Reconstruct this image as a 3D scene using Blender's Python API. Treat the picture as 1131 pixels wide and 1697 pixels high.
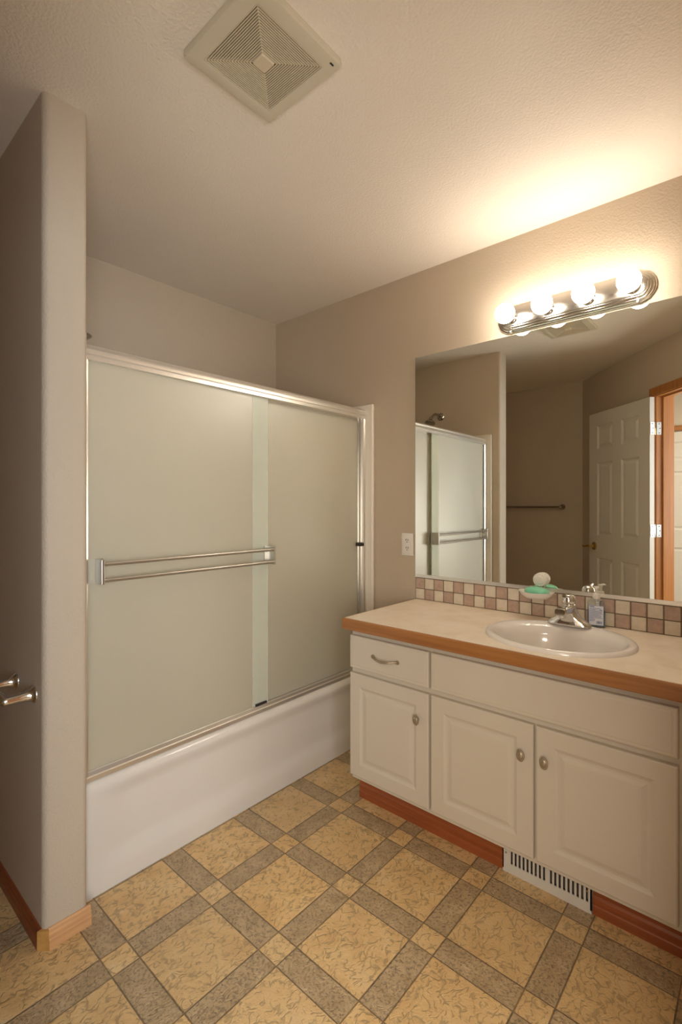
import bpy, bmesh, math, random
from mathutils import Vector, Matrix
random.seed(7)
for o in list(bpy.data.objects): bpy.data.objects.remove(o)
SC = bpy.context.scene
COL = SC.collection
PI = math.pi

# ------------------------------------------------------------------ camera
cam_d = bpy.data.cameras.new('camera'); cam = bpy.data.objects.new('camera', cam_d); COL.objects.link(cam)
cam.location = (0, 0, 1.26)
cam.rotation_euler = (PI/2, 0, math.radians(41.26))
cam_d.sensor_fit = 'HORIZONTAL'; cam_d.sensor_width = 36; cam_d.lens = 36*811/1131
cam_d.shift_y = -10/1131; cam_d.clip_start = .02
SC.camera = cam
# ------------------------------------------------------------------ colour, world, daylight and added fill lights in the hall
SC.view_settings.view_transform = 'Standard'; SC.view_settings.look = 'None'
SC.view_settings.gamma = 1; SC.view_settings.use_curve_mapping = False
SC.view_settings.exposure = 0.99
BULB = 19.5            # emission of the four globe bulbs
HALL_WINDOW = 34     # daylight coming through the hall window
OVERHEAD_FILL = 15  # added warm fill from above the hall
SOFT_FILL = 11.5         # added soft fill just behind the camera, brightens the bathroom
w = bpy.data.worlds.new('world'); SC.world = w; w.use_nodes = True
w.node_tree.nodes['Background'].inputs[0].default_value = (.75, .85, 1, 1)
w.node_tree.nodes['Background'].inputs[1].default_value = .5
def area(name, loc, rot, sx, sy, power, col):
    l = bpy.data.lights.new(name, 'AREA'); l.shape = 'RECTANGLE'; l.size = sx; l.size_y = sy
    l.energy = power; l.color = col
    o = bpy.data.objects.new(name, l); COL.objects.link(o); o.location = loc; o.rotation_euler = rot
    return o
area('hall_daylight', (1.66, -.35, 1.45), (0, PI/2, 0), 1.3, 1.3, HALL_WINDOW, (.76, .87, 1.0))
area('soft_fill_light', (.44, -.50, 1.0), (math.radians(104), 0, math.radians(41.3)), .8, .8, SOFT_FILL, (1.0, .93, .82))
SC.cycles.diffuse_bounces = 12; SC.cycles.max_bounces = 24; SC.cycles.transmission_bounces = 12
area('overhead_fill_light', (.35, -1.35, 2.38), (0, 0, 0), .35, .35, OVERHEAD_FILL, (1.0, .86, .68))

# ------------------------------------------------------------------ materials
def newmat(name):
    m = bpy.data.materials.new(name); m.use_nodes = True
    nt = m.node_tree; return m, nt, nt.nodes['Principled BSDF']
def pset(b, **k):
    for n, v in k.items():
        n = n.replace('_', ' ')
        b.inputs[n].default_value = (*v, 1) if isinstance(v, tuple) and len(v) == 3 else v
def lk(nt, a, b): nt.links.new(a, b)
def coords(nt, scale=(1, 1, 1), obj=True):
    g = nt.nodes.new('ShaderNodeNewGeometry') if not obj else nt.nodes.new('ShaderNodeTexCoord')
    mp = nt.nodes.new('ShaderNodeMapping'); mp.inputs['Scale'].default_value = scale
    lk(nt, g.outputs['Object'] if obj else g.outputs['Position'], mp.inputs[0]); return mp.outputs[0]
def noise(nt, vec, scale, detail=3, rough=.5, dist=0):
    n = nt.nodes.new('ShaderNodeTexNoise'); n.inputs['Scale'].default_value = scale
    n.inputs['Detail'].default_value = detail; n.inputs['Roughness'].default_value = rough
    n.inputs['Distortion'].default_value = dist
    lk(nt, vec, n.inputs['Vector']); return n
def bump(nt, bsdf, h, strength, dist):
    b = nt.nodes.new('ShaderNodeBump'); b.inputs['Strength'].default_value = strength; b.inputs['Distance'].default_value = dist
    lk(nt, h, b.inputs['Height']); lk(nt, b.outputs[0], bsdf.inputs['Normal']); return b
def ramp(nt, fac, stops):
    r = nt.nodes.new('ShaderNodeValToRGB'); e = r.color_ramp.elements
    while len(e) < len(stops): e.new(.5)
    for i, (p, c) in enumerate(stops): e[i].position = p; e[i].color = (*c, 1)
    lk(nt, fac, r.inputs[0]); return r.outputs[0]
def mixc(nt, fac, a, b, mode='MIX'):
    m = nt.nodes.new('ShaderNodeMix'); m.data_type = 'RGBA'; m.blend_type = mode
    for s, v in ((m.inputs[0], fac), (m.inputs[6], a), (m.inputs[7], b)):
        if isinstance(v, (int, float)): s.default_value = v
        elif isinstance(v, tuple): s.default_value = (*v, 1)
        else: lk(nt, v, s)
    return m.outputs[2]
def mth(nt, op, a, b=None, c=None):
    m = nt.nodes.new('ShaderNodeMath'); m.operation = op
    for s, v in zip(m.inputs, (a, b, c)):
        if v is None: continue
        if isinstance(v, (int, float)): s.default_value = v
        else: lk(nt, v, s)
    return m.outputs[0]

def paint(name, col, rough=.6, sc=130, bs=.35, bd=.002, spec=.35):
    m, nt, b = newmat(name); v = coords(nt, obj=False)
    n = noise(nt, v, sc, 2, .5); n2 = noise(nt, v, 3, 2)
    c = mixc(nt, n2.outputs[0], tuple(x*.97 for x in col), tuple(min(1, x*1.03) for x in col))
    lk(nt, c, b.inputs['Base Color']); pset(b, Roughness=rough, Specular_IOR_Level=spec)
    bump(nt, b, n.outputs[0], bs, bd); return m
def plain(name, col, rough=.4, metal=0, spec=.5, **k):
    m, nt, b = newmat(name); v = coords(nt); n = noise(nt, v, 8, 2)
    lk(nt, mixc(nt, n.outputs[0], tuple(x*.975 for x in col), col), b.inputs['Base Color'])
    pset(b, Roughness=rough, Metallic=metal, Specular_IOR_Level=spec, **k); return m
def wood(name, c1, c2, axis, rough=.35):
    m, nt, b = newmat(name)
    s = [60, 60, 60]; s[axis] = 2.5
    v = coords(nt, tuple(s), obj=False)
    n = noise(nt, v, 1, 4, .6, .6)
    s2 = [9, 9, 9]; s2[axis] = .8
    n2 = noise(nt, coords(nt, tuple(s2), obj=False), 1, 3, .5, 1.0)
    c = ramp(nt, n.outputs[0], [(.3, c1), (.62, c2)])
    c = mixc(nt, n2.outputs[0], c, tuple(x*1.15 for x in c2), 'MIX')
    lk(nt, c, b.inputs['Base Color']); pset(b, Roughness=rough, Specular_IOR_Level=.5)
    bump(nt, b, n.outputs[0], .15, .001); return m

M = {}
M['wall'] = paint('taupe_wall_paint', (.518, .43, .325), .55, 150, .55, .003)
M['ceiling'] = paint('ceiling_paint', (.77, .70, .61), .7, 130, .6, .0035)
M['hallwall'] = paint('hall_wall_paint', (.55, .47, .36), .6)
M['white'] = plain('white_paint', (.62, .58, .50), .38)
M['cab'] = paint('cabinet_white', (.56, .50, .415), .36, 20, .05, .001, .45)
M['tub'] = plain('tub_enamel', (.70, .65, .575), .16, Coat_Weight=.3)
M['surround'] = plain('surround_acrylic', (.72, .66, .56), .28)
M['chrome'] = plain('chrome', (.78, .77, .75), .09, 1)
M['alum'] = plain('bright_aluminium', (.86, .83, .77), .32, .88)
M['nickel'] = plain('antique_pewter', (.40, .34, .25), .42, .75)
M['bartone'] = plain('satin_silver', (.66, .62, .56), .2, 1)
M['railsilver'] = plain('rail_silver', (.55, .52, .47), .33, .95)
M['darkbar'] = plain('dark_chrome', (.42, .38, .33), .2, 1)
M['brass'] = plain('brass', (.62, .42, .14), .22, 1)
M['zinc'] = plain('galvanised_hinge', (.68, .70, .68), .35, .8)
M['black'] = plain('black_rubber', (.02, .017, .015), .6)
M['void'] = plain('dark_hollow', (.03, .022, .016), .9)
M['vinylwhite'] = plain('white_plastic', (.74, .70, .64), .3)
M['ventcream'] = plain('aged_cream_plastic', (.60, .54, .42), .45)
M['grillecream'] = plain('aged_grille_plastic', (.62, .53, .38), .5)
M['sink'] = plain('sink_porcelain', (.76, .72, .68), .1, Coat_Weight=.4)
M['register'] = plain('register_enamel', (.60, .57, .52), .4)
M['soap'] = plain('green_soap', (.22, .62, .40), .35, Subsurface_Weight=.15)
M['oakx'] = wood('oak_along_x', (.17, .060, .016), (.34, .145, .045), 0)
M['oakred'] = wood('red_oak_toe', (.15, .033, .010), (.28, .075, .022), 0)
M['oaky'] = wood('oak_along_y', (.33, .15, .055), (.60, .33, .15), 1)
M['oakz'] = wood('oak_upright', (.22, .075, .018), (.42, .175, .05), 2)
M['oakbutt'] = wood('cut_oak_end', (.26, .11, .025), (.52, .28, .08), 1)

# countertop laminate
m, nt, b = newmat('mottled_laminate'); v = coords(nt, obj=False)
n = noise(nt, v, 9, 5, .65, .4)
lk(nt, ramp(nt, n.outputs[0], [(.35, (.77, .65, .50)), (.5, (.83, .72, .58)), (.68, (.86, .77, .65))]), b.inputs['Base Color'])
pset(b, Roughness=.33, Specular_IOR_Level=.45); M['laminate'] = m

# mirror
m, nt, b = newmat('mirror_silver'); pset(b, Base_Color=(.95, .965, .91), Metallic=1.0, Roughness=0.0); M['mirror'] = m
m, nt, b = newmat('mirror_edge'); pset(b, Base_Color=(.25, .32, .28), Roughness=.2); M['mirroredge'] = m

# frosted shower glass: thin pane that scatters what is behind it
def frosted(name, tint, rough, body):
    m, nt, b = newmat(name)
    v = coords(nt, obj=False); n = noise(nt, v, 240, 2, .6)
    pset(b, Base_Color=tint, Roughness=rough, IOR=1.08, Transmission_Weight=1.0, Specular_IOR_Level=.5)
    bp = bump(nt, b, n.outputs[0], .25, .001)
    t = nt.nodes.new('ShaderNodeBsdfTranslucent'); t.inputs[0].default_value = (*body, 1)
    d = nt.nodes.new('ShaderNodeBsdfDiffuse'); d.inputs[0].default_value = (*[x*.93 for x in body], 1)
    g = nt.nodes.new('ShaderNodeBsdfGlossy'); g.inputs['Roughness'].default_value = .36; g.inputs[0].default_value = (.9, .9, .9, 1)
    lk(nt, bp.outputs[0], g.inputs['Normal'])
    m1 = nt.nodes.new('ShaderNodeMixShader'); m1.inputs[0].default_value = .62; lk(nt, t.outputs[0], m1.inputs[1]); lk(nt, d.outputs[0], m1.inputs[2])
    m2 = nt.nodes.new('ShaderNodeMixShader'); m2.inputs[0].default_value = .58; lk(nt, b.outputs[0], m2.inputs[1]); lk(nt, m1.outputs[0], m2.inputs[2])
    m3 = nt.nodes.new('ShaderNodeMixShader'); fr = nt.nodes.new('ShaderNodeFresnel'); fr.inputs[0].default_value = 1.5
    lk(nt, mth(nt, 'MULTIPLY_ADD', fr.outputs[0], 1.1, .07), m3.inputs[0]); lk(nt, m2.outputs[0], m3.inputs[1]); lk(nt, g.outputs[0], m3.inputs[2])
    lk(nt, m3.outputs[0], nt.nodes['Material Output'].inputs[0]); return m
M['glass'] = frosted('frosted_shower_glass', (.99, .99, .93), .42, (.98, .91, .70))

m, nt, b = newmat('glass_cut_edge'); pset(b, Base_Color=(.55, .66, .56), Roughness=.2); M['glassedge'] = m
m, nt, b = newmat('pale_overlap_tint'); pset(b, Base_Color=(.84, .83, .72), Roughness=.28)  # brightness of two overlapped panes put into a pale colour
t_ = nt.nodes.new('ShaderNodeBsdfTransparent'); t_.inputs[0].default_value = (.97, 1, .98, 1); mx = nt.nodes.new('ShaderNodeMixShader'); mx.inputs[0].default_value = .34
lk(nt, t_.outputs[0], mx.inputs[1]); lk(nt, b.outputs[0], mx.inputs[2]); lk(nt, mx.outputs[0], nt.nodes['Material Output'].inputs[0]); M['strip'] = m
# bulbs
m, nt, b = newmat('lit_globe'); pset(b, Base_Color=(1, 1, 1), Emission_Color=(1.0, .89, .76), Emission_Strength=BULB); M['bulb'] = m
# bottle
m, nt, b = newmat('clear_plastic'); pset(b, Base_Color=(.93, .95, .96), Roughness=.05, IOR=1.3, Transmission_Weight=.92); M['clear'] = m
m, nt, b = newmat('blue_liquid'); pset(b, Base_Color=(.30, .48, .62), Roughness=.15, IOR=1.33, Transmission_Weight=.6); M['liquid'] = m
M['labelwhite'] = plain('label_paper', (.66, .69, .76), .4)
M['labelblue'] = plain('label_ink', (.10, .16, .38), .4)
M['labelred'] = plain('label_red', (.55, .16, .20), .4)
M['carpet'] = paint('hall_carpet', (.42, .35, .27), .95, 400, 1, .004, .1)

# floor vinyl: large squares, darker strips, small squares
m, nt, b = newmat('patterned_vinyl')
g = nt.nodes.new('ShaderNodeNewGeometry'); sep = nt.nodes.new('ShaderNodeSeparateXYZ'); lk(nt, g.outputs['Position'], sep.inputs[0])
def axis(o, x0, p, wd):
    t = mth(nt, 'DIVIDE', mth(nt, 'SUBTRACT', o, x0), p)
    fl = mth(nt, 'FLOOR', t); fr = mth(nt, 'MULTIPLY', mth(nt, 'SUBTRACT', t, fl), p)
    strip = mth(nt, 'LESS_THAN', fr, wd)
    d1 = mth(nt, 'ABSOLUTE', mth(nt, 'SUBTRACT', fr, .002)); d2 = mth(nt, 'ABSOLUTE', mth(nt, 'SUBTRACT', fr, wd))
    dd = mth(nt, 'MINIMUM', d1, d2)
    line = mth(nt, 'SMOOTH_MIN', dd, 1.0, 0)
    ln = nt.nodes.new('ShaderNodeMapRange'); ln.inputs[1].default_value = .0011; ln.inputs[2].default_value = .0026
    ln.inputs[3].default_value = 1; ln.inputs[4].default_value = 0; lk(nt, dd, ln.inputs[0])
    return fl, strip, ln.outputs[0]
fx, sx, lx = axis(sep.outputs[0], -1.402, .3060, .079)
fy, sy, ly = axis(sep.outputs[1], .5775, .3103, .079)
dark = mth(nt, 'ABSOLUTE', mth(nt, 'SUBTRACT', sx, sy)); line = mth(nt, 'MAXIMUM', lx, ly)
cb = nt.nodes.new('ShaderNodeCombineXYZ'); lk(nt, mth(nt, 'ADD', fx, mth(nt, 'MULTIPLY', sx, .37)), cb.inputs[0]); lk(nt, mth(nt, 'ADD', fy, mth(nt, 'MULTIPLY', sy, .53)), cb.inputs[1])
wn = nt.nodes.new('ShaderNodeTexWhiteNoise'); wn.noise_dimensions = '2D'; lk(nt, cb.outputs[0], wn.inputs['Vector'])
va = nt.nodes.new('ShaderNodeVectorMath'); va.operation = 'MULTIPLY_ADD'; lk(nt, wn.outputs['Color'], va.inputs[0]); va.inputs[1].default_value = (7, 7, 7); lk(nt, g.outputs['Position'], va.inputs[2])
pv = va.outputs[0]
# squiggly seed marks in the light squares
wob = noise(nt, pv, 22, 2, .5)
wv = nt.nodes.new('ShaderNodeVectorMath'); wv.operation = 'MULTIPLY_ADD'; lk(nt, wob.outputs['Color'], wv.inputs[0]); wv.inputs[1].default_value = (.07, .07, .0); lk(nt, pv, wv.inputs[2])
st = nt.nodes.new('ShaderNodeMapping'); st.inputs['Scale'].default_value = (1, .42, 1); st.inputs['Rotation'].default_value = (0, 0, .6); lk(nt, wv.outputs[0], st.inputs[0])
vo = nt.nodes.new('ShaderNodeTexVoronoi'); vo.feature = 'DISTANCE_TO_EDGE'; vo.inputs['Scale'].default_value = 60; lk(nt, st.outputs[0], vo.inputs['Vector'])
mk = nt.nodes.new('ShaderNodeMapRange'); mk.inputs[1].default_value = .0; mk.inputs[2].default_value = .13; mk.inputs[3].default_value = 1; mk.inputs[4].default_value = 0; lk(nt, vo.outputs['Distance'], mk.inputs[0])
pn = noise(nt, pv, 55, 2, .5); brk = nt.nodes.new('ShaderNodeMapRange'); brk.inputs[1].default_value = .42; brk.inputs[2].default_value = .54; lk(nt, pn.outputs[0], brk.inputs[0])
marks = mth(nt, 'MULTIPLY', mk.outputs[0], brk.outputs[0])
cloud = noise(nt, pv, 11, 4, .6)
light = ramp(nt, cloud.outputs[0], [(.3, (.63, .39, .16)), (.55, (.74, .495, .22)), (.75, (.77, .565, .30))])
light = mixc(nt, mth(nt, 'MULTIPLY', marks, .72), light, (.25, .175, .085))
light = mixc(nt, mth(nt, 'MULTIPLY', wn.outputs[0], .3), light, (.52, .40, .235))
pit = noise(nt, pv, 130, 3, .7); pm = nt.nodes.new('ShaderNodeMapRange'); pm.inputs[1].default_value = .50; pm.inputs[2].default_value = .62; lk(nt, pit.outputs[0], pm.inputs[0])
cl2 = noise(nt, pv, 18, 4, .6)
dk = ramp(nt, cl2.outputs[0], [(.3, (.38, .27, .145)), (.7, (.55, .405, .235))])
dk = mixc(nt, mth(nt, 'MULTIPLY', pm.outputs[0], .65), dk, (.15, .115, .07))
c = mixc(nt, dark, light, dk); c = mixc(nt, mth(nt, 'MULTIPLY', line, .72), c, (.10, .066, .036))
lk(nt, c, b.inputs['Base Color'])
hgt = mth(nt, 'SUBTRACT', mth(nt, 'MULTIPLY', mth(nt, 'ADD', marks, mth(nt, 'MULTIPLY', pm.outputs[0], .5)), -.6), line)
pset(b, Roughness=.34, Specular_IOR_Level=.5); bump(nt, b, hgt, .6, .003); M['floor'] = m

# ------------------------------------------------------------------ mesh helpers
def box(bm, x0, x1, y0, y1, z0, z1, bev=0, seg=2, mi=0):
    r = bmesh.ops.create_cube(bm, size=1)
    vs = r['verts']
    for v in vs: v.co = Vector(((x0+x1)/2+v.co.x*(x1-x0), (y0+y1)/2+v.co.y*(y1-y0), (z0+z1)/2+v.co.z*(z1-z0)))
    fs = set(f for v in vs for f in v.link_faces)
    for f in fs: f.material_index = mi
    if bev:
        es = list(set(e for v in vs for e in v.link_edges))
        r = bmesh.ops.bevel(bm, geom=es, offset=bev, segments=seg, affect='EDGES', profile=.5)
        for f in r['faces']: f.material_index = mi
    return vs
def prism(bm, pts, d0, d1, fn, mi=0):
    """extrude a 2D outline between d0 and d1; fn(a,b,d)->xyz"""
    a = [bm.verts.new(fn(p[0], p[1], d0)) for p in pts]; c = [bm.verts.new(fn(p[0], p[1], d1)) for p in pts]
    n = len(pts); fs = [bm.faces.new(a), bm.faces.new(c[::-1])]
    for i in range(n): fs.append(bm.faces.new((a[i], c[i], c[(i+1) % n], a[(i+1) % n])))
    for f in fs: f.material_index = mi
def lathe(bm, prof, center, axis='z', n=32, mi=0, ang=0, cap=True, frame=None):
    """prof: (r,h) list"""
    c = Vector(center)
    if frame is None:
        frame = {'z': (Vector((1,0,0)), Vector((0,1,0)), Vector((0,0,1))), 'y': (Vector((0,0,1)), Vector((1,0,0)), Vector((0,1,0))), 'x': (Vector((0,1,0)), Vector((0,0,1)), Vector((1,0,0)))}[axis]
    U, V, W = frame; rings = []
    for r, h in prof:
        if r < 1e-6: rings.append([bm.verts.new(c+W*h)])
        else: rings.append([bm.verts.new(c+W*h+(U*math.cos(2*PI*i/n)+V*math.sin(2*PI*i/n))*r) for i in range(n)])
    for a, b_ in zip(rings, rings[1:]):
        for i in range(n):
            j = (i+1) % n
            if len(a) == 1 and len(b_) == 1: continue
            if len(a) == 1: f = bm.faces.new((a[0], b_[i], b_[j]))
            elif len(b_) == 1: f = bm.faces.new((a[i], b_[0], a[j]))
            else: f = bm.faces.new((a[i], b_[i], b_[j], a[j]))
            f.material_index = mi
    if cap:
        for rg in (rings[0], rings[-1]):
            if len(rg) > 2: bm.faces.new(rg).material_index = mi
def tube(bm, pts, rad, n=16, mi=0, sy=1.0):
    """sweep a circle along points; rad number or list"""
    P = [Vector(p) for p in pts]; R_ = rad if isinstance(rad, (list, tuple)) else [rad]*len(P)
    up = Vector((0, 0, 1)); rings = []
    for i, p in enumerate(P):
        t = (P[min(i+1, len(P)-1)]-P[max(i-1, 0)]).normalized()
        u = t.cross(up)
        if u.length < .05: u = t.cross(Vector((0, 1, 0)))
        u.normalize(); v = u.cross(t).normalized()
        rings.append([bm.verts.new(p+(u*math.cos(2*PI*k/n)+v*math.sin(2*PI*k/n)*sy)*R_[i]) for k in range(n)])
    for a, c in zip(rings, rings[1:]):
        for k in range(n): bm.faces.new((a[k], a[(k+1) % n], c[(k+1) % n], c[k])).material_index = mi
    bm.faces.new(rings[0]).material_index = mi; bm.faces.new(rings[-1][::-1]).material_index = mi
def relief(bm, x0, x1, z0, z1, panels, prof, fn, thick, edge=.004, xcuts=None, zcuts=None, mi=0):
    """slab whose front carries panels given as (x0,x1,z0,z1); fn(a,b,depth)->xyz"""
    def q(a): 
        f = bm.faces.new([bm.verts.new(fn(*p)) for p in a]); f.material_index = mi
    def ring(o, i, do, di):
        O = [(o[0], o[2]), (o[1], o[2]), (o[1], o[3]), (o[0], o[3])]; I = [(i[0], i[2]), (i[1], i[2]), (i[1], i[3]), (i[0], i[3])]
        for k in range(4):
            j = (k+1) % 4; q([(*O[k], do), (*O[j], do), (*I[j], di), (*I[k], di)])
    def ins(r, d): return (r[0]+d, r[1]-d, r[2]+d, r[3]-d)
    o = (x0, x1, z0, z1)
    ring(o, o, thick, edge)
    ring(o, ins(o, edge*.3), edge, edge*.3); ring(ins(o, edge*.3), ins(o, edge), edge*.3, 0)
    q([(x0, z0, thick), (x0, z1, thick), (x1, z1, thick), (x1, z0, thick)])
    e = ins(o, edge)
    xs = sorted(set([e[0], e[1]]+[p[0] for p in panels]+[p[1] for p in panels])); zs = sorted(set([e[2], e[3]]+[p[2] for p in panels]+[p[3] for p in panels]))
    for a, b_ in zip(xs, xs[1:]):
        for c, d in zip(zs, zs[1:]):
            cx, cz = (a+b_)/2, (c+d)/2
            if not any(p[0] < cx < p[1] and p[2] < cz < p[3] for p in panels): q([(a, c, 0), (b_, c, 0), (b_, d, 0), (a, d, 0)])
    for p in panels:
        pi, pd = 0, 0
        for i_, d_ in prof:
            ring(ins(p, pi), ins(p, i_), pd, d_); pi, pd = i_, d_
        r = ins(p, pi); q([(r[0], r[2], pd), (r[1], r[2], pd), (r[1], r[3], pd), (r[0], r[3], pd)])
    bmesh.ops.remove_doubles(bm, verts=bm.verts, dist=1e-5)
def BM(): return bmesh.new()
def obj(name, bm, mats, parent=None, smooth=None, recalc=True):
    if recalc: bmesh.ops.recalc_face_normals(bm, faces=bm.faces)
    me = bpy.data.meshes.new(name); bm.to_mesh(me); bm.free()
    for m_ in (mats if isinstance(mats, (list, tuple)) else [mats]): me.materials.append(m_ if not isinstance(m_, str) else M[m_])
    o = bpy.data.objects.new(name, me); COL.objects.link(o)
    if parent is not None:
        p = parent; off = Vector((0, 0, 0))
        while p is not None:
            if p.get('_wb'): off = Vector(p['_wb']); break
            p = p.parent
        if off.length: me.transform(Matrix.Translation(-off))
        o.parent = parent
    if smooth:
        for f in me.polygons: f.use_smooth = True
        if smooth is not True: me.set_sharp_from_angle(angle=math.radians(smooth))
    return o
def thing(name, label, cat, loc=(0, 0, 0), rotz=0, group=None, local=False, kind=None):
    o = bpy.data.objects.new(name, None); COL.objects.link(o); o.location = loc; o.rotation_euler = (0, 0, rotz); o.empty_display_size = .05
    if not local: o['_wb'] = tuple(loc)
    if label: o['label'] = label
    if cat: o['category'] = cat
    if group: o['group'] = group
    if kind: o['kind'] = kind
    return o
def tag(o, label, cat, group=None):
    o['label'] = label; o['category'] = cat
    if group: o['group'] = group
    return o
def struct(name, bm, mats, label, cat, smooth=None):
    o = obj(name, bm, mats, None, smooth); o['kind'] = 'structure'; o['label'] = label; o['category'] = cat; return o
def plan(bm, pts, z0, z1, mi=0): prism(bm, pts, z0, z1, lambda a, b_, d: (a, b_, d), mi)

# ------------------------------------------------------------------ room shell
H = 2.44; YW = 2.115; XT = -2.42; YN = -.767; XR = .04
N = Vector((.7536, -.657)); T = Vector((.657, .7536))          # diagonal door wall: N points to the hall, T runs along it
D0 = Vector((-1.332, -.767))                                    # corner with the nook wall
J0 = Vector((-.618, .053))                                      # hinge side jamb
J1 = J0+T*.87
bm = BM(); box(bm, -2.6, 1.7, -2.2, 2.3, -.08, 0); struct('floor', bm, 'floor', 'tan vinyl floor patterned as large squares with darker strips', 'floor')
bm = BM(); box(bm, -2.6, 1.7, -2.2, 2.3, H, H+.08); struct('ceiling', bm, 'ceiling', 'textured beige ceiling above bathtub and vanity', 'ceiling')
bm = BM(); box(bm, XT-.1, XR+.1, YW, YW+.12, 0, H); struct('wall_vanity', bm, 'wall', 'taupe wall carrying the mirror and light bar', 'wall')
bm = BM(); box(bm, XT-.12, XT, YN-.1, YW+.12, 0, H); struct('wall_tub', bm, 'wall', 'taupe wall behind the long side of the bathtub', 'wall')
bm = BM(); box(bm, XT-.1, D0.x, YN-.12, YN, 0, H); struct('wall_nook', bm, 'wall', 'taupe wall with towel bar seen in the mirror', 'wall')
bm = BM(); box(bm, XR, XR+.12, .79, YW+.12, 0, H); struct('wall_right', bm, 'wall', 'taupe wall at the right end of the vanity', 'wall')
# partition with bullnose corners
def rrect(x0, x1, y0, y1, r, corners, n=8):
    pts = []
    for cx, cy, a0, k in ((x1-r, y1-r, 0, 'tr'), (x0+r, y1-r, 90, 'tl'), (x0+r, y0+r, 180, 'bl'), (x1-r, y0+r, 270, 'br')):
        if k in corners:
            for i in range(n+1):
                a = math.radians(a0+90*i/n); pts.append((cx+r*math.cos(a), cy+r*math.sin(a)))
        else: pts.append(({'t': x1}.get('z', x1 if k[1] == 'r' else x0), y1 if k[0] == 't' else y0))
    return pts
bm = BM(); plan(bm, rrect(XT-.02, -1.548, .485, .607, .019, ('tr', 'br')), 0, H)
struct('wall_partition', bm, 'wall', 'wing wall with rounded corners at the left end of the bathtub', 'wall', 40)
# diagonal wall with the doorway
def dw(s0, s1, z0, z1, bm, n0=0, n1=.12, base=J0):
    a = base+T*s0; c = base+T*s1
    plan(bm, [tuple(a+N*n0), tuple(c+N*n0), tuple(c+N*n1), tuple(a+N*n1)], z0, z1)
L0 = (D0-J0).dot(T); S1 = .87
bm = BM(); dw(L0-.05, 0-.012, 0, H, bm); dw(S1+.012, S1+.13, 0, H, bm); dw(-.012, S1+.012, 2.065, H, bm)
struct('wall_diagonal', bm, 'wall', 'angled taupe wall around the doorway seen in the mirror', 'wall')
# hall
bm = BM(); plan(bm, [(-1.5, -2.0), (1.5, -2.0), (1.5, 1.3), (XR+.12, 1.3), (XR+.12, .80), tuple(J1+N*.10), tuple(J0+N*.10), (D0.x+.0, YN-.12), (-1.5, YN-.12)], .001, .008)
struct('floor_hall', bm, 'carpet', 'beige carpet of the hall beyond the doorway', 'floor')
bm = BM(); box(bm, -1.62, 1.62, -2.12, -2.0, 0, H); struct('wall_hall_back', bm, 'hallwall', 'cream hall wall behind the hall door', 'wall')
bm = BM(); box(bm, -1.62, -1.5, -2.0, YN-.12, 0, H); struct('wall_hall_left', bm, 'hallwall', 'cream end wall of the hall', 'wall')
bm = BM(); box(bm, XR+.12, 1.62, 1.3, 1.42, 0, H); struct('wall_hall_front', bm, 'hallwall', 'cream hall wall on the vanity side', 'wall')
bm = BM()
box(bm, 1.5, 1.62, -2.0, -1.0, 0, H); box(bm, 1.5, 1.62, .3, 1.3, 0, H); box(bm, 1.5, 1.62, -1.0, .3, 0, .8); box(bm, 1.5, 1.62, -1.0, .3, 2.1, H)
struct('wall_hall_window', bm, 'hallwall', 'cream hall wall holding the daylight window', 'wall')
wt = thing('window_1', 'white framed hall window behind the doorway', 'window', (1.5, -.35, .8), kind='structure')
bm = BM(); box(bm, 1.52, 1.60, -1.0, -.95, .8, 2.1); box(bm, 1.52, 1.60, .25, .3, .8, 2.1); box(bm, 1.52, 1.60, -.95, .25, .8, .85); box(bm, 1.52, 1.60, -.95, .25, 2.05, 2.1); box(bm, 1.54, 1.58, -.36, -.34, .85, 2.05)
obj('window_frame', bm, 'white', wt)

# baseboards
BP = [(0, 0), (.012, 0), (.012, .026), (.0095, .030), (.0095, .040), (.0065, .046), (.0065, .052), (.003, .057), (0, .057)]
def base_run(bm, p0, p1, n):                       # profile pushed out along n (2D), from p0 to p1
    p0 = Vector(p0); p1 = Vector(p1); n = Vector(n)
    prism(bm, BP, 0, 1, lambda a, b_, d: (*(p0.lerp(p1, d)+n*a), b_))
bm = BM(); base_run(bm, (-1.548, .497), (-1.548, .612), (1, 0)); struct('baseboard_partition_end', bm, 'oaky', 'oak baseboard across the end of the wing wall', 'baseboard')
bm = BM(); base_run(bm, (XT, .485), (-1.560, .485), (0, -1)); struct('baseboard_partition_side', bm, 'oakred', 'dark oak baseboard along the toilet side of the wing wall', 'baseboard')
bm = BM()
pts = [(-1.560, .473), (-1.5365, .4965), (-1.548, .500), (-1.562, .486)]
prism(bm, pts, 0, .055, lambda a, b_, d: (a, b_, d)); struct('baseboard_corner', bm, 'oakbutt', 'small cut oak corner piece between the two wing wall baseboards', 'baseboard')
bm = BM(); base_run(bm, (XT, YN), (D0.x, YN), (0, 1)); struct('baseboard_nook', bm, 'oakred', 'oak baseboard below the towel bar', 'baseboard')
bm = BM(); base_run(bm, tuple(D0), tuple(J0-T*.07), tuple(-N)); struct('baseboard_diagonal', bm, 'oakred', 'oak baseboard beside the doorway', 'baseboard')
bm = BM(); base_run(bm, (XT, YN), (XT, .485), (1, 0)); struct('baseboard_tub_wall', bm, 'oakred', 'oak baseboard in the toilet nook', 'baseboard')

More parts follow.
